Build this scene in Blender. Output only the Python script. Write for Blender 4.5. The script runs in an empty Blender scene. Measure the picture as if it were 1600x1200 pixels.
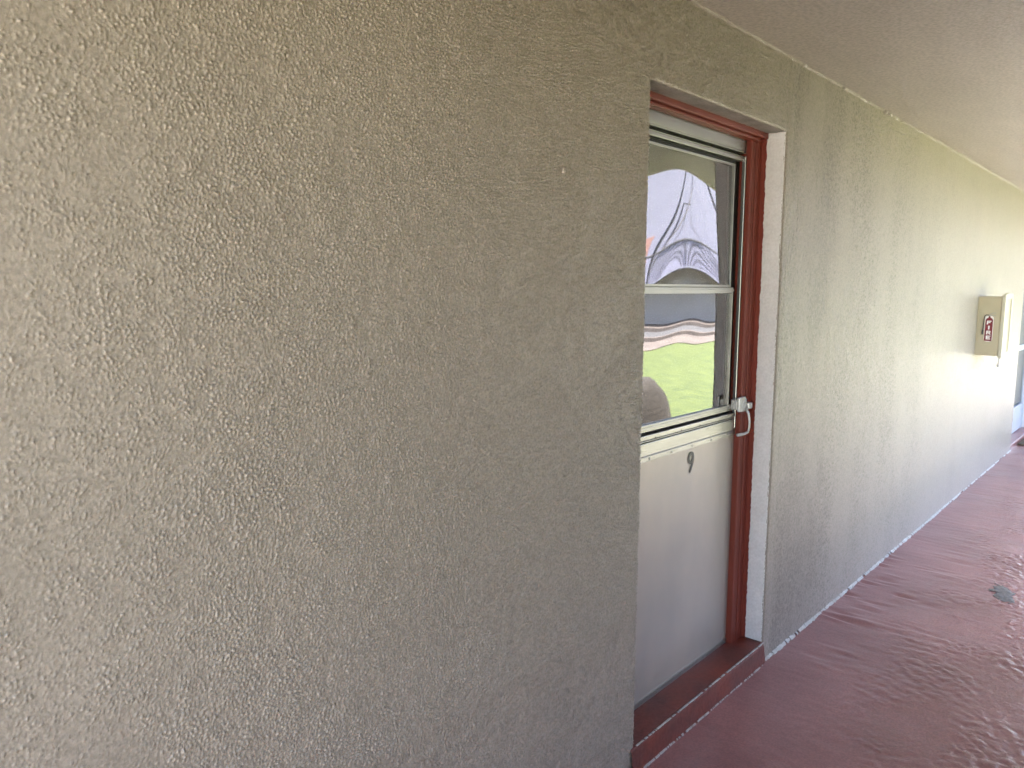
import bpy, bmesh, math, random
import numpy as np
from mathutils import Matrix, Vector

random.seed(4)
S = bpy.context.scene
C = S.collection
R = math.radians

# ------------------------------------------------------------------ camera
YAW, PITCH, ROLL = 0.72346, -0.125333, 0.005025
CAM_D, CAM_H = 1.24262, 1.56531
fw = Vector((math.cos(PITCH)*math.cos(YAW), math.cos(PITCH)*math.sin(YAW), math.sin(PITCH)))
r0 = Vector((math.sin(YAW), -math.cos(YAW), 0))
u0 = r0.cross(fw)
rr = r0*math.cos(ROLL) + u0*math.sin(ROLL)
uu = -r0*math.sin(ROLL) + u0*math.cos(ROLL)
cd = bpy.data.cameras.new('camera')
cd.sensor_width = 36.0
cd.lens = 36.0*1203.22/1600.0
cd.clip_start = 0.02
cd.clip_end = 500
cam = bpy.data.objects.new('camera', cd)
C.objects.link(cam)
m4 = Matrix((rr, uu, -fw)).transposed().to_4x4()
m4.translation = (0, -CAM_D, CAM_H)
cam.matrix_world = m4
S.camera = cam

# ------------------------------------------------------------------ light
SUN_EL, SUN_AZ = 74.0, 60.0          # azimuth measured from +x towards +y: the sun stands behind the wall
w = bpy.data.worlds.new('World')
S.world = w
w.use_nodes = True
wn, wl = w.node_tree.nodes, w.node_tree.links
bg = wn['Background']
sky = wn.new('ShaderNodeTexSky')
sky.sky_type = 'NISHITA'
sky.sun_disc = False
sky.dust_density = 4.0
sky.ozone_density = 0.6
sky.sun_elevation = R(SUN_EL)
sky.sun_rotation = R(90-SUN_AZ)
wl.new(sky.outputs['Color'], bg.inputs['Color'])
bg.inputs['Strength'].default_value = 0.14
sd = bpy.data.lights.new('sun', 'SUN')
sd.energy = 5.0
sd.angle = R(0.5)
sd.color = (1.0, 0.96, 0.89)
so = bpy.data.objects.new('sun', sd)
C.objects.link(so)
so.location = (5, 5, 20)
sv = Vector((math.cos(R(SUN_EL))*math.cos(R(SUN_AZ)), math.cos(R(SUN_EL))*math.sin(R(SUN_AZ)), math.sin(R(SUN_EL))))
so.rotation_euler = sv.to_track_quat('Z', 'Y').to_euler()
S.view_settings.view_transform = 'Standard'
S.view_settings.look = 'None'
S.view_settings.gamma = 1
S.view_settings.use_curve_mapping = False
S.view_settings.exposure = 3.82
S.render.engine = 'CYCLES'
S.cycles.use_denoising = True
S.cycles.denoising_input_passes = 'RGB_ALBEDO'
S.cycles.denoising_prefilter = 'NONE'
S.cycles.max_bounces = 10
S.cycles.diffuse_bounces = 6
S.cycles.glossy_bounces = 5
S.cycles.transparent_max_bounces = 12
S.cycles.sample_clamp_indirect = 6
S.cycles.caustics_reflective = False
S.cycles.use_guiding = True
S.cycles.guiding_training_samples = 48
S.cycles.use_surface_guiding = True

# ------------------------------------------------------------------ materials
def mat(name, col, rough=0.6, metal=0.0, var=0.0, vscale=4.0, vstretch=(1, 1, 1), bump=0.0, bscale=60.0, bdist=0.002,
        col2=None, spec=0.5, bstretch=(1, 1, 1), detail=5.0, rvar=0.0):
    m = bpy.data.materials.new(name)
    m.use_nodes = True
    n, l = m.node_tree.nodes, m.node_tree.links
    b = n['Principled BSDF']
    b.inputs['Base Color'].default_value = (*col, 1)
    b.inputs['Roughness'].default_value = rough
    b.inputs['Metallic'].default_value = metal
    b.inputs['Specular IOR Level'].default_value = spec
    tc = n.new('ShaderNodeTexCoord')
    def noise(scale, stretch, det):
        mp = n.new('ShaderNodeMapping')
        mp.inputs['Scale'].default_value = stretch
        l.new(tc.outputs['Object'], mp.inputs['Vector'])
        t = n.new('ShaderNodeTexNoise')
        t.inputs['Scale'].default_value = scale
        t.inputs['Detail'].default_value = det
        l.new(mp.outputs['Vector'], t.inputs['Vector'])
        return t
    if var > 0 or col2:
        t = noise(vscale, vstretch, detail)
        rp = n.new('ShaderNodeValToRGB')
        rp.color_ramp.elements[0].position = 0.33
        rp.color_ramp.elements[1].position = 0.67
        c2 = col2 or tuple(c*(1-var) for c in col)
        rp.color_ramp.elements[0].color = (*c2, 1)
        rp.color_ramp.elements[1].color = (*col, 1)
        l.new(t.outputs['Fac'], rp.inputs['Fac'])
        l.new(rp.outputs['Color'], b.inputs['Base Color'])
        if rvar:
            mr = n.new('ShaderNodeMapRange')
            mr.inputs['To Min'].default_value = rough-rvar
            mr.inputs['To Max'].default_value = rough+rvar
            l.new(t.outputs['Fac'], mr.inputs['Value'])
            l.new(mr.outputs['Result'], b.inputs['Roughness'])
    if bump > 0:
        t = noise(bscale, bstretch, 3.0)
        bp = n.new('ShaderNodeBump')
        bp.inputs['Strength'].default_value = bump
        bp.inputs['Distance'].default_value = bdist
        l.new(t.outputs['Fac'], bp.inputs['Height'])
        l.new(bp.outputs['Normal'], b.inputs['Normal'])
    return m

def flecks(m, src, scale, amount):
    """fine random colour speckle, in place of grain shading the denoiser smooths off"""
    n, l = m.node_tree.nodes, m.node_tree.links
    tc = n.new('ShaderNodeTexCoord')
    t = n.new('ShaderNodeTexNoise')
    t.inputs['Scale'].default_value = scale
    t.inputs['Detail'].default_value = 2
    l.new(tc.outputs['Object'], t.inputs['Vector'])
    r = n.new('ShaderNodeMapRange')
    r.inputs['From Min'].default_value = 0.36
    r.inputs['From Max'].default_value = 0.64
    r.inputs['To Min'].default_value = 1-amount
    r.inputs['To Max'].default_value = 1+amount*0.6
    l.new(t.outputs['Fac'], r.inputs['Value'])
    v = n.new('ShaderNodeVectorMath'); v.operation = 'SCALE'
    l.new(src, v.inputs[0]); l.new(r.outputs['Result'], v.inputs['Scale'])
    return v.outputs[0]

def stucco_mat():
    """Painted stucco: grime that settled in the hollows ('pit' is the relief itself), soft vertical run marks, a rub-worn greyer foot."""
    m = mat('stucco_paint', (0.352, 0.306, 0.256), 0.47, var=0.07, vscale=1.3, bump=0.3, bscale=320, bdist=0.001)
    n, l = m.node_tree.nodes, m.node_tree.links
    b = n['Principled BSDF']
    src = b.inputs['Base Color'].links[0].from_socket
    tc = n.new('ShaderNodeTexCoord')
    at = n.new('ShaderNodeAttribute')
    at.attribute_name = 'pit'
    src = flecks(m, src, 170, 0.16)
    # where the grime sits: broad noise, drawn out vertically
    mp = n.new('ShaderNodeMapping')
    mp.inputs['Scale'].default_value = (2.4, 2.4, 0.75)
    l.new(tc.outputs['Object'], mp.inputs['Vector'])
    t = n.new('ShaderNodeTexNoise')
    t.inputs['Scale'].default_value = 1.5
    t.inputs['Detail'].default_value = 6
    l.new(mp.outputs['Vector'], t.inputs['Vector'])
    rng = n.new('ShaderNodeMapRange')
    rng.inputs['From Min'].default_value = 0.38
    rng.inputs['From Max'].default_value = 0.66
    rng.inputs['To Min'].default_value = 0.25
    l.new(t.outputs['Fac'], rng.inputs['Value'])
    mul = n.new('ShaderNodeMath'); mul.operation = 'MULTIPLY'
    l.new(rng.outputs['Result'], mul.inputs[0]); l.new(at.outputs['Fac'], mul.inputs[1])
    # the stretch past the door is the dirtiest
    sp = n.new('ShaderNodeSeparateXYZ'); l.new(tc.outputs['Object'], sp.inputs[0])
    cr = n.new('ShaderNodeFloatCurve')
    cv = cr.mapping.curves[0]
    for q, (px, py) in enumerate(((0.0, 0.55), (0.28, 0.6), (0.31, 1.0), (0.45, 0.95), (0.62, 0.25), (1.0, 0.15))):
        if q < 2: cv.points[q].location = (px, py)
        else: cv.points.new(px, py)
    cr.mapping.update()
    dv = n.new('ShaderNodeMath'); dv.operation = 'MULTIPLY'; dv.inputs[1].default_value = 0.1
    l.new(sp.outputs['X'], dv.inputs[0]); l.new(dv.outputs[0], cr.inputs['Value'])
    mul3 = n.new('ShaderNodeMath'); mul3.operation = 'MULTIPLY'
    l.new(mul.outputs[0], mul3.inputs[0]); l.new(cr.outputs[0], mul3.inputs[1])
    # and speckled there with mildew dots
    t5 = n.new('ShaderNodeTexNoise')
    t5.inputs['Scale'].default_value = 62
    t5.inputs['Detail'].default_value = 3
    l.new(tc.outputs['Object'], t5.inputs['Vector'])
    r5 = n.new('ShaderNodeMapRange')
    r5.inputs['From Min'].default_value = 0.50
    r5.inputs['From Max'].default_value = 0.68
    l.new(t5.outputs['Fac'], r5.inputs['Value'])
    m5 = n.new('ShaderNodeMath'); m5.operation = 'MULTIPLY'
    l.new(r5.outputs['Result'], m5.inputs[0]); l.new(rng.outputs['Result'], m5.inputs[1])
    m6 = n.new('ShaderNodeMath'); m6.operation = 'MULTIPLY'
    c2 = n.new('ShaderNodeMapRange')
    c2.inputs['From Min'].default_value = 0.6; c2.inputs['From Max'].default_value = 1.0
    l.new(cr.outputs[0], c2.inputs['Value'])
    l.new(m5.outputs[0], m6.inputs[0]); l.new(c2.outputs['Result'], m6.inputs[1])
    ad = n.new('ShaderNodeMath'); ad.operation = 'ADD'; ad.use_clamp = True
    l.new(mul3.outputs[0], ad.inputs[0]); l.new(m6.outputs[0], ad.inputs[1])
    mul = ad
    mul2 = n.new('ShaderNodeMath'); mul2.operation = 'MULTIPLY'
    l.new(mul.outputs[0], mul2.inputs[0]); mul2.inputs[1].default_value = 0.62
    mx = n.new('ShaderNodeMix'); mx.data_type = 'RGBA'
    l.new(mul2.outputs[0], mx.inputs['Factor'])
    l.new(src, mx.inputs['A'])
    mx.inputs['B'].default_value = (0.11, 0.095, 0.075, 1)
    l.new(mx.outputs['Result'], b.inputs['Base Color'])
    return m

def glass_mat(name, refl):
    """Window glass with a mirror-like sun film: a see-through sheet that reflects part of the light, more at a slant."""
    m = bpy.data.materials.new(name)
    m.use_nodes = True
    n, l = m.node_tree.nodes, m.node_tree.links
    n.remove(n['Principled BSDF'])
    out = n['Material Output']
    tr = n.new('ShaderNodeBsdfTransparent')
    tr.inputs['Color'].default_value = (0.8, 0.82, 0.8, 1)
    gl = n.new('ShaderNodeBsdfGlossy')
    gl.inputs['Roughness'].default_value = 0.02
    gl.inputs['Color'].default_value = (0.97, 0.97, 1, 1)
    fr = n.new('ShaderNodeFresnel')
    fr.inputs['IOR'].default_value = 1.5
    ad = n.new('ShaderNodeMath'); ad.operation = 'ADD'; ad.use_clamp = True
    ad.inputs[1].default_value = refl
    l.new(fr.outputs['Fac'], ad.inputs[0])
    mx = n.new('ShaderNodeMixShader')
    l.new(ad.outputs[0], mx.inputs['Fac'])
    l.new(tr.outputs[0], mx.inputs[1])
    l.new(gl.outputs[0], mx.inputs[2])
    l.new(mx.outputs[0], out.inputs['Surface'])
    return m

def floor_mat():
    m = mat('floor_paint', (0.325, 0.148, 0.134), 0.31, vscale=2.2, col2=(0.235, 0.102, 0.093), spec=0.5,
            bump=0.45, bscale=150, bdist=0.002, rvar=0.08)
    n, l = m.node_tree.nodes, m.node_tree.links
    b = n['Principled BSDF']
    src = b.inputs['Base Color'].links[0].from_socket
    tc = n.new('ShaderNodeTexCoord')
    src = flecks(m, src, 140, 0.14)
    # rubbed spots where the paint wore thin
    t = n.new('ShaderNodeTexNoise')
    t.inputs['Scale'].default_value = 9
    t.inputs['Detail'].default_value = 8
    t.inputs['Roughness'].default_value = 0.65
    l.new(tc.outputs['Object'], t.inputs['Vector'])
    rg = n.new('ShaderNodeMapRange')
    rg.inputs['From Min'].default_value = 0.60
    rg.inputs['From Max'].default_value = 0.74
    rg.inputs['To Max'].default_value = 0.4
    l.new(t.outputs['Fac'], rg.inputs['Value'])
    mx = n.new('ShaderNodeMix'); mx.data_type = 'RGBA'
    l.new(rg.outputs['Result'], mx.inputs['Factor'])
    l.new(src, mx.inputs['A'])
    mx.inputs['B'].default_value = (0.24, 0.15, 0.135, 1)
    l.new(mx.outputs['Result'], b.inputs['Base Color'])
    return m

def grass_mat():
    m = mat('lawn_grass', (0.11, 0.14, 0.032), 0.8, vscale=7.0, col2=(0.055, 0.08, 0.02), bump=1.0, bscale=60, bdist=0.03, detail=9)
    return m

M = {}
M['stucco'] = stucco_mat()
M['white'] = mat('white_paint', (0.84, 0.835, 0.825), 0.5, var=0.08, vscale=14, bump=0.7, bscale=110, bdist=0.004)
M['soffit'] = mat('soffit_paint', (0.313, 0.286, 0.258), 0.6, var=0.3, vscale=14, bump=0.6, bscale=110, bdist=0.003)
M['red'] = mat('red_trim_paint', (0.245, 0.052, 0.035), 0.48, spec=0.35, var=0.22, vscale=9, vstretch=(1, 1, 0.15), bump=0.25, bscale=70, bdist=0.0015)
M['red_sill'] = mat('red_sill_paint', (0.192, 0.041, 0.026), 0.5, spec=0.3, col2=(0.118, 0.038, 0.031), vscale=7, bump=0.4, bscale=60, bdist=0.002)
M['chip'] = mat('pale_paint_chip', (0.465, 0.420, 0.398), 0.5, var=0.35, vscale=40, bump=0.6, bscale=150, bdist=0.002)
M['caulk'] = mat('caulk_white', (0.576, 0.560, 0.528), 0.45, var=0.25, vscale=30, bump=0.6, bscale=150, bdist=0.002)
M['ceil'] = mat('ceiling_paint', (0.36, 0.315, 0.272), 0.5, vscale=1.6, col2=(0.31, 0.272, 0.234), vstretch=(0.6, 2.2, 1), bump=0.9, bscale=85,
                bdist=0.006, bstretch=(0.8, 2.6, 1), spec=0.5)
for _nm, _sc, _am in (('ceil', 75, 0.16), ('soffit', 120, 0.15), ('white', 120, 0.06), ('red_sill', 90, 0.12)):
    _b = M[_nm].node_tree.nodes['Principled BSDF']
    M[_nm].node_tree.links.new(flecks(M[_nm], _b.inputs['Base Color'].links[0].from_socket, _sc, _am), _b.inputs['Base Color'])
M['floor'] = floor_mat()
M['alu'] = mat('mill_aluminium', (0.375, 0.367, 0.341), 0.38, metal=0.85, var=0.22, vscale=18, vstretch=(0.15, 1, 1), bump=0.12, bscale=160, bdist=0.001)
M['alu_v'] = mat('bright_aluminium', (0.528, 0.536, 0.528), 0.30, metal=0.85, var=0.2, vscale=18, vstretch=(1, 1, 0.1))
M['kick'] = mat('kick_panel_paint', (0.43, 0.378, 0.330), 0.36, metal=0.2, col2=(0.343, 0.314, 0.284), vscale=3.5, vstretch=(1, 1, 0.6), detail=9, bump=0.08, bscale=9, bdist=0.01)
M['black'] = mat('gap_shade_black', (0.012, 0.012, 0.011), 0.6)  # flat black put in for shade inside gaps, grooves and weep holes
M['number'] = mat('black_numeral', (0.035, 0.036, 0.038), 0.45, var=0.3, vscale=60)
M['handle'] = mat('handle_white_metal', (0.608, 0.616, 0.616), 0.32, metal=0.35, var=0.12, vscale=60)
M['glass'] = glass_mat('film_glass', 0.15)
M['glass_low'] = glass_mat('film_glass_lower', 0.15)
M['inner'] = mat('inner_door_paint', (0.080, 0.070, 0.060), 0.6, var=0.25, vscale=5)
M['cab'] = mat('cabinet_enamel', (0.49, 0.42, 0.29), 0.4, var=0.06, vscale=9)
M['cab_lip'] = mat('cabinet_enamel_lit', (0.560, 0.512, 0.400), 0.4, var=0.06, vscale=9)  # cabinet enamel made paler; the lit flange's brightness put into its colour
M['st_red'] = mat('sticker_red', (0.195, 0.008, 0.019), 0.4, var=0.1, vscale=50)
M['st_white'] = mat('sticker_white', (0.78, 0.74, 0.73), 0.4, var=0.05, vscale=50)
M['st_black'] = mat('sticker_black', (0.04, 0.04, 0.045), 0.4, var=0.1, vscale=50)
M['st_grey'] = mat('sticker_grey', (0.36, 0.37, 0.36), 0.4, var=0.1, vscale=50)
M['steel'] = mat('steel', (0.35, 0.34, 0.33), 0.35, metal=0.9, var=0.1, vscale=50)
M['fardoor'] = mat('far_door_enamel', (0.422, 0.449, 0.503), 0.4, var=0.06, vscale=6)
M['screen'] = mat('door_screen', (0.102, 0.111, 0.120), 0.55, var=0.1, vscale=30)
M['mat'] = mat('coir', (0.132, 0.096, 0.054), 0.95, var=0.4, vscale=90, bump=1.0, bscale=220, bdist=0.006)
M['bare'] = mat('bare_concrete_spot', (0.19, 0.155, 0.13), 0.7, col2=(0.12, 0.105, 0.09), vscale=45, bump=0.6, bscale=90, bdist=0.003)
M['lawn'] = grass_mat()
M['path'] = mat('path_concrete', (0.46, 0.425, 0.39), 0.85, var=0.25, vscale=3)
M['path_pink'] = mat('pinkish_path', (0.136, 0.112, 0.096), 0.85, var=0.4, vscale=3)
M['asphalt'] = mat('asphalt', (0.081, 0.081, 0.084), 0.9, var=0.3, vscale=5)
M['motel'] = mat('lavender_white_paint', (0.223, 0.223, 0.279), 0.7, var=0.06, vscale=0.8)
M['motel_shade'] = mat('motel_shaded_paint', (0.372, 0.356, 0.341), 0.7, var=0.08, vscale=0.8)  # same wall paint; its shaded look under the gallery put into the colour
M['iron'] = mat('dark_iron', (0.060, 0.057, 0.060), 0.5, var=0.1, vscale=5)
M['salmon'] = mat('salmon_paint', (0.310, 0.167, 0.136), 0.6, var=0.1, vscale=2)
M['wood'] = mat('dark_door_wood', (0.14, 0.11, 0.09), 0.6, var=0.2, vscale=3)
M['hump'] = mat('dark_taupe', (0.042, 0.036, 0.029), 0.85, var=0.2, vscale=12, bump=0.5, bscale=18, bdist=0.02)
M['tile_roof'] = mat('roof_membrane', (0.35, 0.33, 0.31), 0.9, var=0.2, vscale=2)

# ------------------------------------------------------------------ helpers
class MB:
    def __init__(s): s.v, s.f = [], []
    def add(s, vs, fs):
        o = len(s.v); s.v += [tuple(p) for p in vs]; s.f += [tuple(i+o for i in f) for f in fs]; return s
    def box(s, x0, x1, y0, y1, z0, z1):
        return s.add([(x0,y0,z0),(x1,y0,z0),(x1,y1,z0),(x0,y1,z0),(x0,y0,z1),(x1,y0,z1),(x1,y1,z1),(x0,y1,z1)],
                     [(0,3,2,1),(4,5,6,7),(0,1,5,4),(1,2,6,5),(2,3,7,6),(3,0,4,7)])
    def quad(s, a, b, c, d): return s.add([a,b,c,d], [(0,1,2,3)])
    def prism(s, pts, axis, lo, hi):
        """closed outline pts (2-D, in the two other axes in xyz order) swept along axis"""
        def P(p, t):
            if axis == 'y': return (p[0], t, p[1])
            if axis == 'x': return (t, p[0], p[1])
            return (p[0], p[1], t)
        n = len(pts)
        return s.add([P(p, lo) for p in pts]+[P(p, hi) for p in pts],
                     [tuple(range(n)), tuple(range(2*n-1, n-1, -1))]+[(i, (i+1) % n, n+(i+1) % n, n+i) for i in range(n)])
    def tube(s, pts, rad, seg=10, flat=1.0):
        pts = [Vector(p) for p in pts]; n = len(pts); vs = []
        rs = rad if isinstance(rad, (list, tuple)) else [rad]*n
        for i, p in enumerate(pts):
            t = (pts[min(i+1, n-1)]-pts[max(i-1, 0)]).normalized()
            a = Vector((0, 0, 1)) if abs(t.z) < 0.9 else Vector((0, 1, 0))
            a = (a-t*a.dot(t)).normalized(); b = t.cross(a)
            for k in range(seg):
                q = 2*math.pi*k/seg
                vs.append(p+(a*math.cos(q)+b*math.sin(q)*flat)*rs[i])
        fs = [(i*seg+k, i*seg+(k+1) % seg, (i+1)*seg+(k+1) % seg, (i+1)*seg+k) for i in range(n-1) for k in range(seg)]
        fs += [tuple(range(seg-1, -1, -1)), tuple((n-1)*seg+k for k in range(seg))]
        return s.add(vs, fs)
    def ball(s, c, r, seg=12, rings=8):
        vs = [(c[0], c[1], c[2]+r)]
        for i in range(1, rings):
            a = math.pi*i/rings
            for k in range(seg):
                q = 2*math.pi*k/seg
                vs.append((c[0]+r*math.sin(a)*math.cos(q), c[1]+r*math.sin(a)*math.sin(q), c[2]+r*math.cos(a)))
        vs.append((c[0], c[1], c[2]-r))
        fs = [(0, 1+k, 1+(k+1) % seg) for k in range(seg)]
        for i in range(rings-2):
            fs += [(1+i*seg+k, 1+(i+1)*seg+k, 1+(i+1)*seg+(k+1) % seg, 1+i*seg+(k+1) % seg) for k in range(seg)]
        e = len(vs)-1; o = 1+(rings-2)*seg
        fs += [(o+k, e, o+(k+1) % seg) for k in range(seg)]
        return s.add(vs, fs)

def world_loc(o):
    l = Vector((0, 0, 0))
    while o: l += o.location; o = o.parent
    return l

def link(name, me, material, parent=None, loc=None):
    o = bpy.data.objects.new(name, me)
    C.objects.link(o)
    if parent: o.parent = parent
    if material: me.materials.append(material)
    return o

def build(mb, name, material, parent=None, base=None, bev=0.0, smooth=False, seg=2):
    """link mb (world coordinates) as one object; its origin is the parent's, or base when top-level"""
    off = world_loc(parent) if parent else Vector(base or (0, 0, 0))
    me = bpy.data.meshes.new(name)
    me.from_pydata([tuple(Vector(p)-off) for p in mb.v], [], mb.f)
    bm = bmesh.new(); bm.from_mesh(me)
    bmesh.ops.recalc_face_normals(bm, faces=bm.faces)
    bm.to_mesh(me); bm.free()
    if smooth:
        for p in me.polygons: p.use_smooth = True
    o = link(name, me, material, parent)
    if not parent: o.location = off
    if bev:
        b = o.modifiers.new('bevel', 'BEVEL'); b.width = bev; b.segments = seg; b.limit_method = 'ANGLE'
        b.harden_normals = False
    return o

def tag(o, label=None, cat=None, group=None, kind=None):
    if label: o['label'] = label
    if cat: o['category'] = cat
    if group: o['group'] = group
    if kind: o['kind'] = kind
    return o

def thing(name, loc, label, cat, group=None):
    o = bpy.data.objects.new(name, None)
    o.empty_display_size = 0.1
    C.objects.link(o)
    o.location = loc
    return tag(o, label, cat, group)

def again(src, dx=0, dy=0, dz=0, parent=None):
    c = src.copy(); C.objects.link(c)
    if parent: c.parent = parent
    c.location = src.location+Vector((dx, dy, dz))
    return c

# ------------------------------------------------------------------ relief fields
rng = np.random.default_rng(11)
def band(nx, ny, dx, dy, wl0, spread=0.45, wly=None):
    """periodic random field with wavelengths round wl0 (metres); wly another one across"""
    f = np.fft.rfft2(rng.standard_normal((ny, nx)))
    kx = np.fft.rfftfreq(nx, dx)[None, :]*wl0
    ky = np.fft.fftfreq(ny, dy)[:, None]*(wly or wl0)
    k = np.sqrt(kx*kx+ky*ky)+1e-9
    f *= np.exp(-(np.log(k)/spread)**2/2)
    g = np.fft.irfft2(f, s=(ny, nx))
    return g/g.std()
NF, DF = 1920, 0.0016
def sstep(a, lo, hi):
    t = np.clip((a-lo)/(hi-lo), 0, 1); return t*t*(3-2*t)
_g1 = band(NF, NF, DF, DF, 0.0078, 0.26)
_g2 = band(NF, NF, DF, DF, 0.0062, 0.22)
_g3 = band(NF, NF, DF, DF, 0.0115, 0.28)
_den = band(NF, NF, DF, DF, 0.28, 0.6)
_lo = band(NF, NF, DF, DF, 0.09, 0.5)
_xs = (np.arange(NF)*DF)[None, :]
_k = 0.13*_den+0.12*_lo+0.22-0.95*(1-sstep(_xs, 0.30, 0.72))*(1-sstep(_xs, 2.6, 2.9))
FIELD = (0.0034*sstep(_g1+_k, 0.35, 2.3)+0.0021*sstep(_g2+_k, 0.55, 2.4)+0.0026*sstep(_g3+_k, 0.9, 2.6)
         +0.00007*_g2+0.00010*_lo+0.00012*_den)
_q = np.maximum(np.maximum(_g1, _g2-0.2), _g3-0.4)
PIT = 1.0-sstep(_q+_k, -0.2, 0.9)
def sample(F, x, z):
    fx, fz = (x/DF) % NF, (z/DF) % NF
    i, j = np.floor(fx).astype(int), np.floor(fz).astype(int)
    a, b = fx-i, fz-j
    i %= NF; j %= NF; i1, j1 = (i+1) % NF, (j+1) % NF
    return F[j, i]*(1-a)*(1-b)+F[j, i1]*a*(1-b)+F[j1, i]*(1-a)*b+F[j1, i1]*a*b

class Sheets:
    """grids gathered into one mesh, with an optional float attribute"""
    def __init__(s): s.co, s.q, s.at, s.n = [], [], [], 0
    def grid(s, P, att=None, flip=False):
        ny, nx = P.shape[:2]
        s.co.append(P.reshape(-1, 3))
        s.at.append((np.zeros(nx*ny) if att is None else att.reshape(-1)))
        i = np.arange(nx*ny).reshape(ny, nx)+s.n
        q = np.stack([i[:-1, :-1], i[:-1, 1:], i[1:, 1:], i[1:, :-1]], -1).reshape(-1, 4)
        s.q.append(q[:, ::-1] if flip else q)
        s.n += nx*ny
    def build(s, name, material, parent=None, att=None, base=(0, 0, 0)):
        off = np.array(world_loc(parent)) if parent else np.array(base, float)
        co = np.concatenate(s.co).astype(np.float32)-off.astype(np.float32)
        q = np.concatenate(s.q).astype(np.int32)
        me = bpy.data.meshes.new(name)
        me.vertices.add(len(co)); me.vertices.foreach_set('co', co.ravel())
        me.loops.add(q.size); me.loops.foreach_set('vertex_index', q.ravel())
        me.polygons.add(len(q))
        me.polygons.foreach_set('loop_start', np.arange(0, q.size, 4, dtype=np.int32))
        me.polygons.foreach_set('use_smooth', np.ones(len(q), bool))
        me.update(calc_edges=True)
        if att:
            a = me.attributes.new(att, 'FLOAT', 'POINT')
            a.data.foreach_set('value', np.concatenate(s.at).astype(np.float32))
        o = link(name, me, material, parent)
        if not parent: o.location = base
        return o

# ------------------------------------------------------------------ the stucco wall
H = 2.44                                  # walkway ceiling
OX0, OX1, OZ = 2.016, 3.012, 2.168        # near door opening
FX0, FX1 = 8.79, 10.12                    # far door opening
RAD = 0.009                               # worn corner radius
def lin(a, b, d): return np.linspace(a, b, max(2, int(round((b-a)/d))+1))
def wall_patch(sh, xs, zs, edges=()):
    X, Z = np.meshgrid(xs, zs)
    Y = (-sample(FIELD, X, Z)+0.0030)*(1-0.35*sstep(X, 2.3, 3.3))
    for ax, v, sgn in edges:              # round the arris next to an opening
        d = np.clip(((X if ax == 'x' else Z)-v)*sgn, 0, RAD)
        wob = 1+0.10*np.sin(37*(Z if ax == 'x' else X)+1.3*np.sin(91*(Z if ax == 'x' else X)))
        if ax == 'x': wob = wob*np.clip((OZ+0.004-Z)/0.006, 0, 1)
        Y = Y+(RAD-np.sqrt(np.maximum(RAD**2-(RAD-d)**2, 0)))*wob
    sh.grid(np.stack([X, Y, Z], -1), sample(PIT, X, Z))
def edge_fine(a, b, d, e0=False, e1=False):
    xs = list(lin(a, b, d))
    ex = []
    for t in (0.0006, 0.0015, 0.003, 0.005, 0.0075, 0.010):
        if e0: ex.append(a+t)
        if e1: ex.append(b-t)
    xs = [x for x in xs if not ((e0 and a < x < a+0.011) or (e1 and b-0.011 < x < b))]
    return np.array(sorted(xs+ex))
sh = Sheets()
zfull = np.concatenate([lin(0, 0.55, 0.0045)[:-1], lin(0.55, 2.25, 0.0019)[:-1], lin(2.25, H, 0.0045)])
wall_patch(sh, lin(-1.0, 0.15, 0.06), lin(0, H, 0.06))
wall_patch(sh, np.concatenate([lin(0.15, 1.3, 0.0019)[:-1], edge_fine(1.3, OX0, 0.0025, e1=True)]), zfull, [('x', OX0, -1)])
wall_patch(sh, lin(OX0, OX1, 0.0038), edge_fine(OZ, H, 0.0035, e0=True), [('z', OZ, 1)])
wall_patch(sh, edge_fine(OX1, 3.6, 0.0045, e0=True), lin(0, H, 0.0042), [('x', OX1, 1)])
wall_patch(sh, lin(3.6, 5.4, 0.0075), lin(0, H, 0.005))
wall_patch(sh, edge_fine(5.4, FX0, 0.016, e1=True), lin(0, H, 0.007), [('x', FX0, -1)])
wall_patch(sh, lin(FX0, FX1, 0.03), lin(OZ, H, 0.02))
wall_patch(sh, lin(FX1, 14.0, 0.06), lin(0, H, 0.03))
wall = sh.build('stucco_wall', M['stucco'], att='pit')
tag(wall, 'long beige textured stucco wall holding the door numbered 9', 'wall')

def reveal(name, x0, x1, y0, y1, z0, z1, material, side, parent=wall):
    """the lining of an opening: a lumpy painted sheet, 'x' an upright side, 'z' the soffit"""
    s = Sheets()
    if side == 'x':
        Yg, Zg = np.meshgrid(lin(y0, y1, 0.006), lin(z0, z1, 0.006))
        Xg = x0+0.5*(sample(FIELD, Yg+1.7, Zg)-0.001)*(1 if x1 > 0 else -1)
    else:
        Xg, Yg = np.meshgrid(lin(x0, x1, 0.008), lin(y0, y1, 0.006))
        Zg = z0+0.6*(sample(FIELD, Xg+1.1, Yg)-0.001)
    s.grid(np.stack([Xg, Yg, Zg], -1))
    return s.build(name, material, parent)
rv = reveal('reveal', OX1, -1, 0.007, 0.084, 0.086, OZ+0.004, M['white'], 'x')
tag(rv, 'white painted side of the door recess')
reveal('reveal', OX0, 1, 0.007, 0.10, 0.0, OZ+0.004, M['stucco'], 'x')
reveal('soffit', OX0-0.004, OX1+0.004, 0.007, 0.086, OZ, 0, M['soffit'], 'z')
reveal('reveal', FX0, 1, 0.007, 0.16, 0.0, OZ+0.004, M['stucco'], 'x')
reveal('reveal', FX1, -1, 0.007, 0.16, 0.0, OZ+0.004, M['white'], 'x')
reveal('soffit', FX0-0.004, FX1+0.004, 0.007, 0.16, OZ, 0, M['soffit'], 'z')
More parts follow.
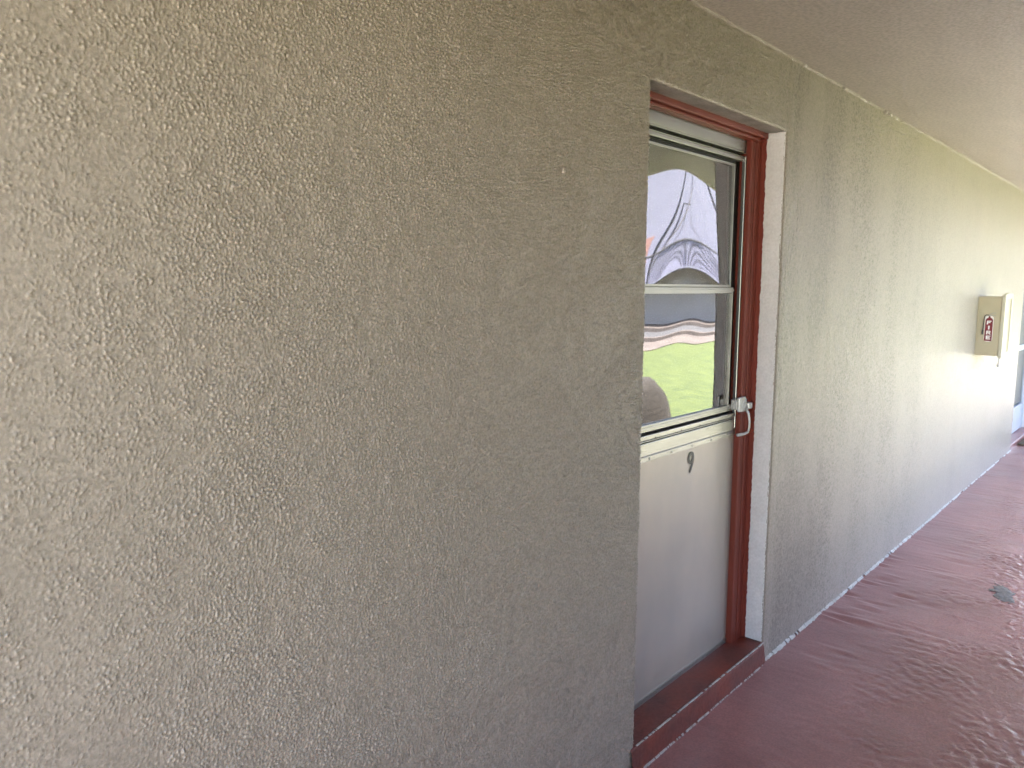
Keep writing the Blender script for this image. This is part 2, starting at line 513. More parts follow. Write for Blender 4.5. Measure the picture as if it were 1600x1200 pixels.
# masonry behind the plaster
mb = MB()
for a, b, c, d in ((-1.0, OX0-0.012, 0, H), (OX1+0.012, FX0-0.012, 0, H), (FX1+0.012, 14.0, 0, H),
                   (OX0-0.012, OX1+0.012, OZ+0.012, H), (FX0-0.012, FX1+0.012, OZ+0.012, H)):
    mb.box(a, b, 0.022, 0.20, c, d)
build(mb, 'masonry_core', M['stucco'], wall)

# small lump in the plaster
mb = MB()
mb.ball((1.601, -0.001, 1.861), 0.0068, 10, 7)
mb.v = [(x+0.25*(z-1.861), -0.001+(y+0.001)*0.9, 1.861+(z-1.861)*1.35) for x, y, z in mb.v]
build(mb, 'plaster_lump', M['stucco'], wall, smooth=True)

# flaking white edge where wall meets floor, and the bead under the ceiling
def ragged(name, x0, x1, along, material, parent, wmin, wmax, step, gaps=0.0, seed=1):
    rnd = random.Random(seed)
    mb = MB(); x = x0
    while x < x1:
        L = step*rnd.uniform(0.5, 1.9)
        if rnd.random() >= gaps:
            a = rnd.uniform(wmin, wmax); b = rnd.uniform(wmin, wmax); t = rnd.uniform(0.002, 0.006)
            mb.add(along(x, x+L, a, b, t), [(0,1,2,3), (3,2,5,4), (0,3,4), (1,5,2)])
        x += L*0.93
    o = build(mb, name, material, parent, smooth=False)
    o['kind'] = 'stuff'
    return o
def base_chip(x0, x1, a, b, t):           # a wedge leaning in the floor corner
    return [(x0, 0.002, a), (x1, 0.002, b), (x1, -t-b*0.5, b*0.35), (x0, -t-a*0.5, a*0.35), (x0, -t-a*0.7, -0.004), (x1, -t-b*0.7, -0.004)]
ragged('flaked_paint_edge', OX1+0.02, 6.2, base_chip, M['caulk'], wall, 0.002, 0.011, 0.011, 0.15, 3)
ragged('flaked_paint_edge', 6.2, FX0, base_chip, M['caulk'], wall, 0.001, 0.007, 0.03, 0.35, 8)
def top_bead(x0, x1, a, b, t):
    return [(x0, 0.002, H-a), (x1, 0.002, H-b), (x1, -t, H-b*0.5), (x0, -t, H-a*0.5), (x0, -t-a*0.4, H+0.004), (x1, -t-b*0.4, H+0.004)]
ragged('ceiling_bead', 1.4, FX0, top_bead, M['stucco'], wall, 0.002, 0.008, 0.03, 0.05, 5)
mb = MB(); mb.ball((4.19, -0.008, 2.432), 0.009, 8, 6); mb.ball((4.25, -0.006, 2.434), 0.006, 8, 6)
build(mb, 'plaster_crumb', M['chip'], wall)
mb = MB(); mb.ball((3.02+0.12, -0.008, 2.436), 0.006, 8, 6)
build(mb, 'plaster_crumb', M['caulk'], wall)

# ------------------------------------------------------------------ red door frame and sill (parts of the wall)
mb = MB()
mb.box(2.0, 2.112, 0.104, 0.20, 0.070, OZ+0.006).box(2.925, 3.03, 0.122, 0.20, 0.070, OZ+0.006).box(2.112, 2.925, 0.122, 0.20, 2.136, OZ+0.006)
frame = build(mb, 'door_frame', M['red'], wall, bev=0.002)
mb = MB().box(2.968, 3.016, 0.1005, 0.1225, 0.070, OZ+0.002)
build(mb, 'stop_strip', M['red'], frame, bev=0.0025)
mb = MB().box(2.9235, 2.965, 0.1035, 0.1225, 0.074, 2.139)
build(mb, 'stop_strip', M['red'], frame, bev=0.0025)
mb = MB().box(2.03, 3.008, 0.074, 0.1225, 2.1465, OZ+0.003)
build(mb, 'head_strip', M['red'], frame, bev=0.0025)
mb = MB().box(2.112, 2.966, 0.088, 0.1225, 2.134, 2.1455)
build(mb, 'head_strip', M['red'], frame, bev=0.0025)
# red paint carried over on the reveal's inner margin
mb = MB(); zs = [0.086+i*0.0095 for i in range(220)]
for a, b in zip(zs[:-1], zs[1:]):
    j = lambda z: 0.0805+0.0010*math.sin(z*61)*math.sin(z*23+1)+random.Random(int(z*1e4)).uniform(-0.0016, 0.0016)
    mb.add([(OX1-0.0022, j(a), a), (OX1-0.0022, 0.1015, a), (OX1-0.0022, 0.1015, b), (OX1-0.0022, j(b), b)], [(0,1,2,3)])
build(mb, 'paint_margin', M['red'], frame)
# sill with a slightly lumpy top
s = Sheets()
Xg, Yg = np.meshgrid(lin(OX0-0.02, OX1+0.012, 0.008), lin(0.004, 0.19, 0.008))
s.grid(np.stack([Xg, Yg, 0.0855-0.055*(Yg-0.004)+0.35*(sample(FIELD, Xg*0.5, Yg*0.5)-0.001)], -1))
Xg, Zg = np.meshgrid(lin(OX0-0.02, OX1+0.004, 0.008), lin(-0.01, 0.0835, 0.006))
s.grid(np.stack([Xg, -0.0005-0.012*(0.0835-Zg)/0.09+0.35*(sample(FIELD, Xg*0.4, Zg*0.4)-0.001)+0.004*sstep(Zg, 0.07, 0.0835), Zg], -1))
sill = s.build('door_sill', M['red_sill'], wall)
def sill_chip(x0, x1, a, b, t):
    z = 0.0862; y = 0.0015
    return [(x0, y+a, z-0.0008), (x1, y+b, z-0.0008), (x1, y-0.0035, z), (x0, y-0.0035, z), (x0, y-0.006, z-a*0.9), (x1, y-0.006, z-b*0.9)]
ragged('worn_edge', OX0+0.01, OX1, sill_chip, M['chip'], sill, 0.0004, 0.0028, 0.007, 0.22, 21)
def sill_foot(x0, x1, a, b, t):
    return [(x0, -0.006, a), (x1, -0.006, b), (x1, -0.0125-t*0.4, b*0.4), (x0, -0.0125-t*0.4, a*0.4), (x0, -0.013-t*0.6-a*0.3, -0.004), (x1, -0.013-t*0.6-b*0.3, -0.004)]
ragged('flaked_paint_foot', OX0+0.03, OX1-0.02, sill_foot, M['chip'], sill, 0.0005, 0.0035, 0.006, 0.35, 22)
# ------------------------------------------------------------------ walkway floor
FLX0, FLX1, FLY = 1.5, 9.6, -1.66
nx, ny = 1120, 240
xs, ys = np.linspace(FLX0, FLX1, nx), np.linspace(FLY, 0.012, ny)
Xg, Yg = np.meshgrid(xs, ys)
dx, dy = xs[1]-xs[0], ys[1]-ys[0]
strokes = band(nx, ny, dx, dy, 0.11, 0.5, 0.40)                     # trowel strokes across the walk
fine_st = band(nx, ny, dx, dy, 0.035, 0.4, 0.14)
lump = band(nx, ny, dx, dy, 0.026, 0.30)
lump2 = band(nx, ny, dx, dy, 0.07, 0.5)
zone = band(nx, ny, dx, dy, 0.7, 0.5)
patch = band(nx, ny, dx, dy, 0.45, 0.5)
patch2 = band(nx, ny, dx, dy, 0.25, 0.5)
near = sstep(Yg, -0.75, -0.05)
mid = np.exp(-((Xg-4.1)/0.9)**2)*near
wet = sstep(-Yg, 0.12, 0.55)*sstep(zone, -0.9, 0.8)
pits = band(nx, ny, dx, dy, 0.019, 0.30)
Zg = (0.0001+0.0024*mid*sstep(patch, -0.6, 1.2)+0.0002*near)*strokes+0.0001*fine_st*near
Zg += (0.0004+0.0020*wet*sstep(patch2, -0.7, 1.1))*sstep(lump, 0.0, 1.9)-0.0008*sstep(pits, 0.9, 2.2)*sstep(patch2+0.4*zone, -0.5, 1.0)+0.0010*wet*lump2+0.0012*zone-0.003
s = Sheets(); s.grid(np.stack([Xg, Yg, Zg], -1))
floor = s.build('walkway_floor', M['floor'])
tag(floor, kind='structure')
mb = MB()
mb.box(-1.0, 14.0, -1.66, 0.2, -0.20, -0.012)
build(mb, 'floor_slab', M['floor'], floor)
mb = MB().box(-1.0, FLX0, -1.66, 0.012, -0.012, -0.003).box(FLX1, 14.0, -1.66, 0.012, -0.012, -0.003)
build(mb, 'floor_slab', M['floor'], floor)
# bare grey spot, a scab of patching mortar
rnd = random.Random(9)
ring = []
for k in range(22):
    a = 2*math.pi*k/22; q = 0.9+0.25*math.sin(2*a+0.6)+0.12*math.sin(5*a)+rnd.uniform(-0.2, 0.2)
    ring.append((4.56+0.105*q*math.cos(a)+0.02*math.sin(a), -0.62+0.072*q*math.sin(a)))
vs = [(4.56, -0.62, 0.0025)]+[(4.56+(x-4.56)*0.65, -0.62+(y+0.62)*0.65, 0.0022+rnd.uniform(-0.0012, 0.0012)) for x, y in ring]+[(x, y, -0.001) for x, y in ring]
n = 22
fs = [(0, 1+k, 1+(k+1) % n) for k in range(n)]+[(1+k, 1+n+k, 1+n+(k+1) % n, 1+(k+1) % n) for k in range(n)]
pm = MB().add(vs, fs)
for q in range(14):
    a, b = rnd.gauss(0, 0.11), rnd.gauss(0, 0.06); r_ = rnd.uniform(0.003, 0.014)
    vv = [(4.56+a+r_*rnd.uniform(0.5, 1.3)*math.cos(k*1.047), -0.62+b+r_*0.8*rnd.uniform(0.5, 1.3)*math.sin(k*1.047), -0.0005) for k in range(6)]
    pm.add(vv+[(4.56+a, -0.62+b, 0.0022)], [(k, (k+1) % 6, 6) for k in range(6)])
build(pm, 'mortar_patch', M['bare'], floor)

# ------------------------------------------------------------------ walkway ceiling and the rest of the shell
CEIL_Y = -1.70
s = Sheets()
Xg, Yg = np.meshgrid(lin(-1.0, 14.0, 0.04), lin(CEIL_Y, 0.2, 0.02))
rl = band(Xg.shape[1], Xg.shape[0], 0.04, 0.02, 0.45, 0.5, 0.16)
s.grid(np.stack([Xg, Yg, H+0.0007*rl+0.0016], -1), flip=True)
ceil = s.build('walkway_ceiling', M['ceil'])
tag(ceil, kind='structure')
mb = MB().box(-1.0, 14.0, -1.70, 6.0, H+0.012, H+0.22)
build(mb, 'roof_slab', M['tile_roof'], ceil)

# unseen slotted screen, added to block and filter daylight beside the camera
ow = build(MB().box(-1.0, 4.00, -1.82, -1.705, -0.2, 0.30).box(-1.0, 4.00, -1.82, -1.705, 2.28, H+0.2), 'light_screen', M['stucco'], None, (1.2, -1.76, -0.2), bev=0.01)
tag(ow, 'unseen slotted screen added to block and filter daylight', 'wall')
PITCHX, GAP = 0.42, 0.10
p0 = None
for k in range(12):
    x0 = -1.0+k*PITCHX
    if p0 is None:
        p0 = build(MB().box(x0, x0+PITCHX-GAP, -1.82, -1.705, 0.302, 2.278), 'upright', M['stucco'], ow, bev=0.006)
    else:
        again(p0, dx=k*PITCHX)
# back of the building
mb = MB().box(-1.0, 14.0, 5.8, 6.0, 0, H).box(-1.0, -0.8, 0.21, 5.8, 0, H).box(13.8, 14.0, 0.2, 5.8, 0, H)
bw = build(mb, 'rear_wall', M['stucco'], None, (7, 5.9, 0))
tag(bw, 'plain rear walls of the flats behind the stucco front', 'wall')


# ------------------------------------------------------------------ the storm door, number 9
YD = 0.125                                       # outer face of the leaf
DX0, DX1 = 2.085, 2.962
door = thing('storm_door', (DX0, YD, 0.075), 'aluminium storm door numbered 9 with film glass over a pale kick panel', 'door')
bar = lambda n, x0, x1, z0, z1, m='alu', y0=YD, y1=YD+0.028, p=None, bev=0.0015: build(MB().box(x0, x1, y0, y1, z0, z1), n, M[m], p or door, bev=bev)
bar('top_rail', DX0, DX1, 2.094, 2.136)
st = build(MB().box(2.93, DX1, YD+0.004, YD+0.030, 0.06, 2.0935), 'stile', M['alu_v'], door, bev=0.0015)
build(MB().box(2.9155, 2.929, YD-0.003, YD+0.012, 1.0, 2.075), 'stile_bead', M['alu_v'], st, bev=0.002)
build(MB().box(2.937, 2.943, YD-0.002, YD+0.0035, 1.0, 2.093), 'stile_bead', M['alu_v'], st, bev=0.001)
build(MB().box(DX0, 2.12, YD+0.004, YD+0.030, 0.06, 2.0935), 'stile', M['alu_v'], door, bev=0.0015)
# window insert: channel (dark), frame bars, two sashes
ch = build(MB().box(2.12, 2.93, YD+0.026, YD+0.032, 2.034, 2.0935).box(2.857, 2.93, YD+0.026, YD+0.032, 1.055, 2.034).box(2.12, 2.137, YD+0.026, YD+0.032, 1.055, 2.034)
           .box(2.137, 2.857, YD+0.026, YD+0.032, 1.0545, 1.094), 'window_channel', M['black'], door)
build(MB().box(2.12, 2.929, YD, YD+0.0255, 2.0865, 2.0925), 'channel_lip', M['alu'], ch, bev=0.001)
build(MB().box(2.12, 2.914, YD+0.003, YD+0.0255, 2.056, 2.071), 'head_bar', M['alu'], ch, bev=0.002)
build(MB().box(2.12, 2.914, YD+0.006, YD+0.0255, 2.0725, 2.076), 'head_bar', M['alu'], ch, bev=0.001)

def wavy_pane(name, x0, x1, z0, z1, y, f, material, parent):
    s = Sheets()
    Xg, Zg = np.meshgrid(lin(x0, x1, 0.012), lin(z0, z1, 0.012))
    e = np.clip(np.minimum(np.minimum(Xg-x0, x1-Xg), np.minimum(Zg-z0, z1-Zg))/0.05, 0, 1)
    Y = y+f(Xg, Zg)
    s.grid(np.stack([Xg, Y, Zg], -1))
    s.grid(np.stack([Xg, Y+0.003, Zg], -1), flip=True)
    for a in ((Xg[0], Y[0], Zg[0]), (Xg[-1], Y[-1], Zg[-1]), (Xg[:, 0], Y[:, 0], Zg[:, 0]), (Xg[:, -1], Y[:, -1], Zg[:, -1])):
        s.grid(np.stack([np.stack([a[0], a[1], a[2]], -1), np.stack([a[0], a[1]+0.003, a[2]], -1)], 0))
    return s.build(name, material, parent)

def f_up(X, Z):                                   # the sun film buckled the sheet: long waves
    u, v = (X-2.12)/0.73, (Z-1.58)/0.455
    return (-0.0070*np.cos(2*np.pi*(u-0.56))*(v-0.5) + 0.00035*np.sin(2*np.pi*(1.1*u+0.2))
            + 0.00010*np.sin(2*np.pi*(2.6*u-0.6*v)))
def f_lo(X, Z):
    u, v = (X-2.12)/0.75, (Z-1.10)/0.445
    return -0.0012*np.cos(2*np.pi*(u*0.8-0.35))*(v-0.5) + 0.0004*np.sin(2*np.pi*(1.0*u+0.3*v+0.55)) + 0.00008*np.sin(2*np.pi*(2.3*u-1.7*v))

up = build(MB().box(2.125, 2.857, YD+0.010, YD+0.0255, 2.0335, 2.0405).box(2.850, 2.857, YD+0.010, YD+0.0255, 1.578, 2.0335)
           .box(2.125, 2.132, YD+0.010, YD+0.0255, 1.578, 2.0335).box(2.125, 2.857, YD+0.010, YD+0.0255, 1.569, 1.578), 'upper_sash', M['alu'], door, bev=0.001)
wavy_pane('pane', 2.1322, 2.8498, 1.5782, 2.0333, YD+0.018, f_up, M['glass'], up)
lo = build(MB().box(2.125, 2.868, YD+0.004, YD+0.0255, 1.545, 1.5675).box(2.860, 2.868, YD+0.004, YD+0.0255, 1.098, 1.545)
           .box(2.125, 2.132, YD+0.004, YD+0.0255, 1.098, 1.545).box(2.125, 2.900, YD+0.004, YD+0.0255, 1.0745, 1.098), 'lower_sash', M['alu'], door, bev=0.001)
build(MB().box(2.126, 2.867, YD+0.0005, YD+0.0038, 1.553, 1.5605), 'pull_lip', M['alu'], lo, bev=0.001)
build(MB().box(2.126, 2.899, YD+0.001, YD+0.0038, 1.083, 1.0905), 'pull_lip', M['alu'], lo, bev=0.001)
wavy_pane('pane', 2.1322, 2.8598, 1.0982, 1.5448, YD+0.015, f_lo, M['glass_low'], lo)
# bars under the window
lr = bar('lock_rail', 2.12, 2.93, 0.9925, 1.037, y0=YD-0.001)
build(MB().box(2.12, 2.93, YD-0.002, YD+0.026, 1.0475, 1.064), 'drip_bar', M['alu'], lr, bev=0.0015)
build(MB().box(2.12, 2.93, YD+0.006, YD+0.026, 1.0372, 1.0474), 'shadow_groove', M['black'], lr)
build(MB().box(2.12, 2.93, YD+0.001, YD+0.0058, 1.0408, 1.0438), 'drip_bar', M['alu'], lr, bev=0.0005)
for x in (2.30, 2.62, 2.48):
    build(MB().prism([(x-0.003, 1.0475), (x+0.003, 1.0475), (x+0.0005, 1.054)], 'y', YD-0.003, YD-0.0015), 'weep_hole', M['black'], lr)
# kick panel, its retaining strips and rivets
kp = build(MB().box(2.119, DX1-0.004, YD+0.004, YD+0.022, 0.075, 0.9915), 'kick_panel', M['kick'], door, bev=0.002)
build(MB().box(2.119, 2.945, YD, YD+0.0038, 0.971, 0.9895), 'retainer_strip', M['alu'], kp, bev=0.0008)
build(MB().box(2.119, 2.955, YD, YD+0.0038, 0.078, 0.099), 'retainer_strip', M['alu'], kp, bev=0.0008)
build(MB().box(2.953, 2.9575, YD-0.002, YD+0.0038, 0.1, 0.972), 'edge_trim', M['fardoor'], kp, bev=0.001)
scr = MB().ball((0, 0, 0), 0.0048, 10, 6)
scr.v = [(x, y*0.55, z) for x, y, z in scr.v]
first = build(scr, 'rivet', M['steel'], kp, smooth=True)
first.location = Vector((0, 0, 0))
first.data.transform(Matrix.Translation(world_loc(kp)))
pos = [(x, 0.980) for x in (2.268, 2.418, 2.568, 2.718, 2.866)]+[(x, 0.088) for x in (2.18, 2.36, 2.54, 2.72, 2.90)]
for i, (x, z) in enumerate(pos):
    o = first if i == 0 else again(first)
    o.location = Vector((x, YD-0.0008, z))-world_loc(kp)
for z in (0.74, 0.42):
    o = again(first); o.location = Vector((2.9545, YD-0.0025, z))-world_loc(kp)
# numeral: a ring with a leaning tail
def strip(path, widths, y0, y1, x, z, sc, shear=0.0):
    mb = MB(); L, Rr = [], []
    n = len(path)
    for i in range(n):
        a, b = path[max(i-1, 0)], path[min(i+1, n-1)]
        tx, tz = b[0]-a[0], b[1]-a[1]; q = math.hypot(tx, tz) or 1
        nx_, nz_ = -tz/q, tx/q; hw = widths[i]/2
        for lst, sg in ((L, 1), (Rr, -1)):
            px, pz = path[i][0]+sg*nx_*hw, path[i][1]+sg*nz_*hw
            lst.append((x+sc*(px+shear*pz), z+sc*pz))
    vs = [(a, y0, b) for a, b in L]+[(a, y0, b) for a, b in Rr]+[(a, y1, b) for a, b in L]+[(a, y1, b) for a, b in Rr]
    fs = []
    for i in range(n-1):
        fs += [(i, i+1, n+i+1, n+i), (2*n+i, 3*n+i, 3*n+i+1, 2*n+i+1), (i, 2*n+i, 2*n+i+1, i+1), (n+i, n+i+1, 3*n+i+1, 3*n+i)]
    fs += [(0, n, 3*n, 2*n), (n-1, 3*n-1, 4*n-1, 2*n-1)]
    mb.add(vs, fs); return mb
ringp = [(0.20*math.cos(t), 0.70+0.215*math.sin(t)) for t in [R(-30+i*15) for i in range(25)]]
wd = [0.16]*len(ringp)
nine = strip(ringp, wd, YD+0.0015, YD+0.0038, 2.5615, 0.8765, 0.0805, 0.10)
tail = [(0.20, 0.74), (0.205, 0.62), (0.19, 0.48), (0.15, 0.34), (0.09, 0.20), (-0.02, 0.02)]
t2 = strip(tail, [0.15, 0.16, 0.165, 0.165, 0.15, 0.10], YD+0.0011, YD+0.0034, 2.5615, 0.8765, 0.0805, 0.10)
nine.add(t2.v, t2.f)
tag(build(nine, 'house_number', M['number'], door), 'black numeral 9 fixed to the kick panel')
# handle: latch box, thumb knob and a bent pull lever
hd = build(MB().prism([(2.884, 1.072), (2.884, 1.130), (2.938, 1.131), (2.951, 1.118), (2.951, 1.082), (2.943, 1.069)], 'y', 0.090, 0.1022), 'handle', M['handle'], door, bev=0.003)
build(MB().box(2.886, 2.919, 0.1024, YD+0.004, 1.08, 1.12), 'mount', M['handle'], hd, bev=0.002)
build(MB().box(2.9515, 2.986, 0.080, 0.1005, 1.077, 1.104), 'latch_button', M['handle'], hd, bev=0.005)
build(MB().tube([(2.941, 0.089, 1.085), (2.947, 0.080, 1.060), (2.949, 0.075, 1.03), (2.949, 0.075, 1.003), (2.945, 0.078, 0.985), (2.930, 0.086, 0.979), (2.905, 0.098, 0.976), (2.897, 0.103, 0.976)],
                [0.006, 0.0052, 0.0047, 0.0045, 0.0047, 0.0056, 0.007, 0.006], 10), 'lever', M['handle'], hd, smooth=True)
# inner house door close behind
idr = build(MB().box(2.06, 2.96, 0.215, 0.255, 0.09, 2.14), 'inner_door', M['inner'], None, (2.51, 0.235, 0.09), bev=0.003)
tag(idr, 'dark house door behind the film glass of the storm door', 'door')
for x0, x1, z0, z1 in ((2.17, 2.46, 1.15, 2.02), (2.56, 2.85, 1.15, 2.02), (2.17, 2.46, 0.3, 1.0), (2.56, 2.85, 0.3, 1.0)):
    build(MB().box(x0, x1, 0.209, 0.2148, z0, z1), 'panel', M['inner'], idr, bev=0.004)

# ------------------------------------------------------------------ fire extinguisher cabinet
CX = 6.764
cab = thing('extinguisher_cabinet', (CX+0.15, 0, 1.06), 'beige metal fire extinguisher cabinet screwed to the wall', 'cabinet')
build(MB().box(CX, CX+0.29, -0.152, 0.004, 1.066, 1.512), 'body', M['cab'], cab, bev=0.006)
dr = build(MB().box(CX-0.004, CX+0.026, -0.178, -0.1525, 1.052, 1.530).box(CX+0.265, CX+0.30, -0.178, -0.1525, 1.052, 1.530)
           .box(CX+0.026, CX+0.265, -0.178, -0.1525, 1.052, 1.085).box(CX+0.026, CX+0.265, -0.178, -0.1525, 1.497, 1.530), 'front', M['cab_lip'], cab, bev=0.004)
build(MB().box(CX+0.026, CX+0.265, -0.169, -0.154, 1.085, 1.497), 'front_panel', M['cab'], dr)
build(MB().tube([(CX+0.02, -0.170, 1.533), (CX+0.28, -0.170, 1.533)], 0.005, 8), 'hinge', M['cab'], dr, smooth=True)
pin = build(MB().tube([(CX+0.004, -0.163, 1.058), (CX+0.003, -0.162, 1.03), (CX, -0.160, 0.999)], 0.003, 8), 'pull_rod', M['steel'], cab, smooth=True)
build(MB().ball((CX-0.001, -0.161, 0.993), 0.0085), 'knob', M['steel'], pin, smooth=True)
build(MB().ball((CX+0.01, -0.139, 0.996), 0.0065), 'seal_tag', M['st_white'], pin, smooth=True)
# the sticker: an extinguisher shape with FIRE running down it; u is the distance out from the wall
U = lambda u: -u
def flat(pts, lift, name, material, parent):
    return build(MB().prism([(U(a), b) for a, b in pts], 'x', CX-lift, CX-lift+0.0006), name, M[material], parent)
def rrect(u0, u1, z0, z1, r):
    out = []
    for cx, cz, a0 in ((u1-r, z1-r, 0), (u0+r, z1-r, 90), (u0+r, z0+r, 180), (u1-r, z0+r, 270)):
        out += [(cx+r*math.cos(R(a0+k*30)), cz+r*math.sin(R(a0+k*30))) for k in range(4)]
    return out
em = flat(rrect(0.052, 0.109, 1.172, 1.368, 0.02), 0.0008, 'emblem', 'st_white', cab)
flat([(0.058, 1.178), (0.102, 1.176), (0.105, 1.183), (0.105, 1.335), (0.098, 1.348), (0.088, 1.352), (0.086, 1.364), (0.076, 1.364), (0.074, 1.352), (0.064, 1.347), (0.057, 1.335), (0.055, 1.185)], 0.0016, 'extinguisher_shape', 'st_red', em)
def poly(ps, name, material='st_white'):
    mb = MB()
    for u0, u1, z0, z1 in ps: mb.prism([(U(u0), z0), (U(u1), z0), (U(u1), z1), (U(u0), z1)], 'x', CX-0.0026, CX-0.0018)
    return build(mb, name, M[material], em)
T = 0.009; L0, L1 = 0.066, 0.096
def letter(ch, z0, h=0.029):
    z1 = z0+h; zm = (z0+z1)/2
    if ch == 'F': poly([(L0, L0+T, z0, z1), (L0+T, L1, z1-0.008, z1), (L0+T, L1-0.006, zm-0.004, zm+0.003)], 'letter')
    if ch == 'I': poly([(0.0765, 0.0865, z0, z1)], 'letter')
    if ch == 'E': poly([(L0, L0+T, z0, z1), (L0+T, L1, z1-0.0075, z1), (L0+T, L1-0.004, zm-0.0035, zm+0.0035), (L0+T, L1, z0, z0+0.0075)], 'letter')
    if ch == 'R':
        o = MB()
        for u0, u1, a, b in ((L0, L0+T, z0, z1), (L0+T, L1-0.003, z1-0.0075, z1), (L0+T, L1-0.003, zm-0.004, zm+0.003), (L1-0.008, L1, zm+0.003, z1-0.006)):
            o.prism([(U(u0), a), (U(u1), a), (U(u1), b), (U(u0), b)], 'x', CX-0.0026, CX-0.0018)
        o.prism([(U(0.080), zm-0.004), (U(0.090), zm-0.004), (U(L1+0.001), z0), (U(L1-0.010), z0)], 'x', CX-0.0026, CX-0.0018)
        build(o, 'letter', M['st_white'], em)
for ch, z in zip('FIRE', (1.302, 1.264, 1.226, 1.189)): letter(ch, z)
hz = MB()
hz.tube([(CX-0.002, U(0.078), 1.372), (CX-0.002, U(0.060), 1.374), (CX-0.002, U(0.050), 1.366), (CX-0.002, U(0.046), 1.34), (CX-0.002, U(0.043), 1.26)], 0.003, 6)
hz.tube([(CX-0.002, U(0.043), 1.26), (CX-0.002, U(0.0415), 1.225)], 0.006, 6)
build(hz, 'hose', M['st_black'], em)
hz = MB()
hz.tube([(CX-0.002, U(0.074), 1.370), (CX-0.002, U(0.100), 1.388), (CX-0.002, U(0.122), 1.389)], 0.002, 6)
hz.tube([(CX-0.002, U(0.076), 1.366), (CX-0.002, U(0.104), 1.374), (CX-0.002, U(0.122), 1.366)], 0.002, 6)
build(hz, 'valve_handle', M['st_grey'], em)

# ------------------------------------------------------------------ the next door along, its mat
fd = thing('screen_door', (9.1, 0.1, 0.05), 'pale blue screen door in the far recess past the cabinet', 'door')
build(MB().box(8.76, 9.25, 0.115, 0.15, 0.02, 2.18).box(10.02, 10.14, 0.10, 0.15, 0.02, 2.18).box(9.25, 10.02, 0.10, 0.15, 2.12, 2.18), 'door_frame', M['fardoor'], fd, bev=0.002)
build(MB().box(9.26, 10.01, 0.10, 0.13, 0.05, 0.33), 'kick_panel', M['fardoor'], fd, bev=0.002)
build(MB().box(9.30, 9.97, 0.112, 0.12, 0.35, 0.93), 'screen', M['screen'], fd)
build(MB().box(9.30, 9.97, 0.112, 0.12, 0.985, 2.06), 'screen', M['screen'], fd)
build(MB().box(9.26, 10.01, 0.098, 0.13, 0.93, 0.985), 'middle_rail', M['fardoor'], fd, bev=0.002)
build(MB().box(9.26, 9.30, 0.10, 0.13, 0.33, 2.10).box(9.97, 10.01, 0.10, 0.13, 0.33, 2.10), 'stile', M['fardoor'], fd, bev=0.002)
build(MB().box(9.95, 9.99, 0.085, 0.098, 0.93, 1.01), 'handle', M['steel'], fd, bev=0.003)
build(MB().box(FX0, FX1, 0.002, 0.16, -0.01, 0.045), 'door_sill', M['floor'], wall, bev=0.006)
dm = build(MB().box(9.14, 9.85, -0.40, -0.005, -0.002, 0.016), 'doormat', M['mat'], None, (9.5, -0.2, 0), bev=0.004)
tag(dm, 'brown coir doormat lying at the far door', 'doormat')

# ------------------------------------------------------------------ courtyard seen in the door's glass
def plane(name, x0, x1, y0, y1, z, material, kind='structure'):
    o = build(MB().quad((x0, y0, z), (x1, y0, z), (x1, y1, z), (x0, y1, z)), name, M[material])
    return tag(o, kind=kind)
plane('ground', -250, 250, -250, 250, -0.22, 'lawn')
plane('bounce_apron', -60, 120, -3.0, -1.67, -0.20, 'path')  # unseen pale paving, added to bounce sunlight up to the ceiling
plane('end_bounce_court', 14.1, 70, -1.66, 12, -0.198, 'path')  # unseen pale paving, added to send daylight in at the far end
plane('side_bounce_court', -40, -1.1, -1.66, 12, -0.198, 'path')  # unseen pale paving, added to light the door recess from the left
plane('courtyard_path', -60, 120, -12.1, -10.3, -0.20, 'path_pink')
tag(build(MB().box(-60, 120, -12.36, -12.12, -0.3, -0.08), 'path_kerb', M['path_pink']), kind='structure')
plane('parking_strip', -60, 120, -16.4, -12.38, -0.196, 'asphalt')

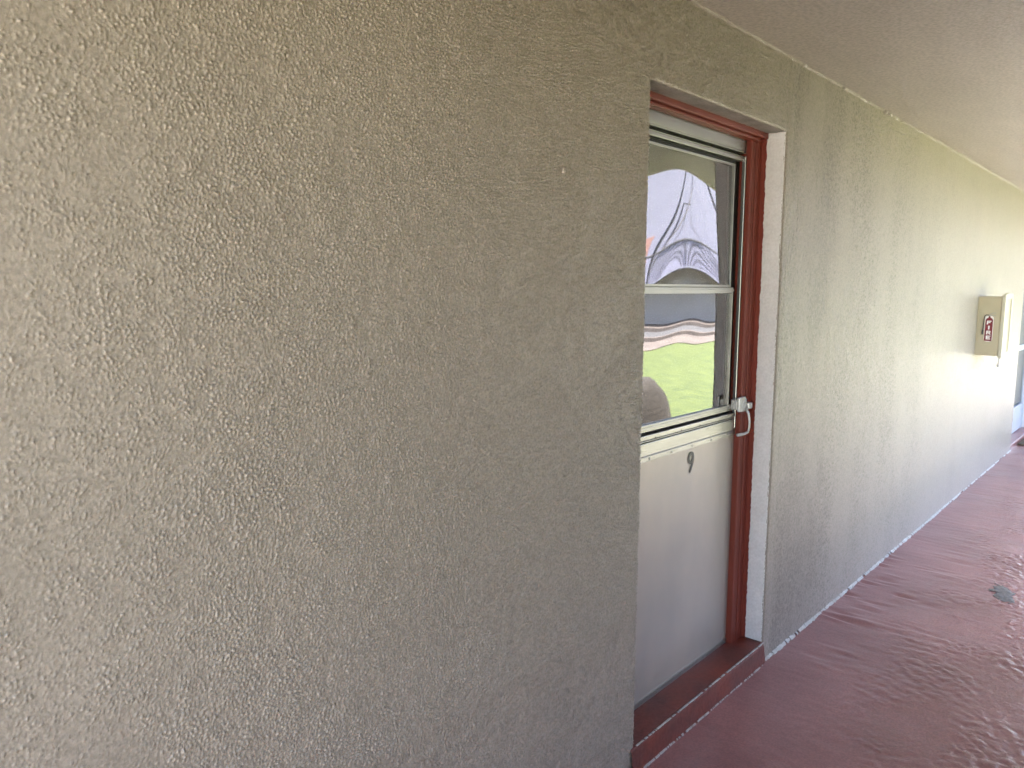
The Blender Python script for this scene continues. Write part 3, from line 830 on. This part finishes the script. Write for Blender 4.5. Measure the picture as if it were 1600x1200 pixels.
motel = thing('motel_block', (30, -16.5, -0.2), 'two storey pale lavender block across the lawn with an iron gallery rail', 'building')
build(MB().box(10, 60, -24, -16.5, -0.2, 1.98), 'ground_storey_wall', M['motel_shade'], motel)
build(MB().box(10, 60, -24, -16.5, 2.06, 8.6), 'upper_wall', M['motel'], motel)
build(MB().box(10, 60, -24, -14.9, 1.98, 2.06), 'gallery_slab', M['motel'], motel)
build(MB().box(9.5, 60.5, -24, -16.42, 8.6, 8.9), 'roof', M['tile_roof'], motel)
build(MB().box(10, 60, -16.5, -14.9, -0.2, -0.05), 'gallery_walk', M['path_pink'], motel)
rail = build(MB().tube([(10, -15.0, 3.16), (60, -15.0, 3.16)], 0.05, 6), 'gallery_rail', M['iron'], motel)
mbar = MB().tube([(0, 0, 0), (0, 0, 1.1)], 0.022, 5)
b0 = build(mbar, 'baluster', M['iron'], rail)
b0.data.transform(Matrix.Translation(world_loc(rail)))
k = 0
for i in range(110):
    x = 18+i*0.22
    if (i-49) % 22 > 9: continue
    o = b0 if k == 0 else again(b0)
    o.location = Vector((x, -15.0, 2.06))-world_loc(rail); k += 1
for i in range(9):
    x = 12+i*5.5
    build(MB().box(x-0.06, x+0.06, -15.06, -14.94, 2.06, 8.6), 'gallery_post', M['iron'], motel)
    if i == 3: build(MB().box(x+0.9, x+1.7, -16.52, -16.45, 2.06, 4.1), 'door', M['salmon'], motel)
    if i % 2 == 0: continue
    wf = build(MB().box(x+3.3, x+4.6, -16.53, -16.44, 3.3, 4.9), 'window', M['iron'], motel)
    build(MB().box(x+3.36, x+3.92, -16.435, -16.43, 3.36, 4.84).box(x+3.98, x+4.54, -16.435, -16.43, 3.36, 4.84), 'pane', M['motel'], wf)
build(MB().tube([(31.0, -16.4, 2.45), (33.2, -16.4, 5.6)], 0.035, 6).tube([(33.2, -16.4, 5.6), (33.2, -16.4, 8.4)], 0.03, 6), 'downpipe', M['iron'], motel)
# grill added as a dark cover, invented for the glass reflection
mb = MB()
prof = [(0.50, 0), (0.45, 0.30), (0.38, 0.58), (0.29, 0.84), (0.20, 0.99), (0.11, 1.06), (0.02, 1.08)]
vs = []; sg = 20
for r_, z in prof:
    for k in range(sg):
        a = 2*math.pi*k/sg; q = 1+0.04*math.sin(7*a+z*3)
        vs.append((7.55+r_*q*math.cos(a), -3.1+0.75*r_*q*math.sin(a), -0.22+0.72*z))
fs = [(i*sg+k, i*sg+(k+1) % sg, (i+1)*sg+(k+1) % sg, (i+1)*sg+k) for i in range(len(prof)-1) for k in range(sg)]
fs.append(tuple((len(prof)-1)*sg+k for k in range(sg)))
gr = build(mb.add(vs, fs), 'reflection_mound', M['hump'], None, (7.55, -3.1, -0.22), smooth=True)
tag(gr, 'invented grill under a dark taupe cover on the lawn', 'mound')
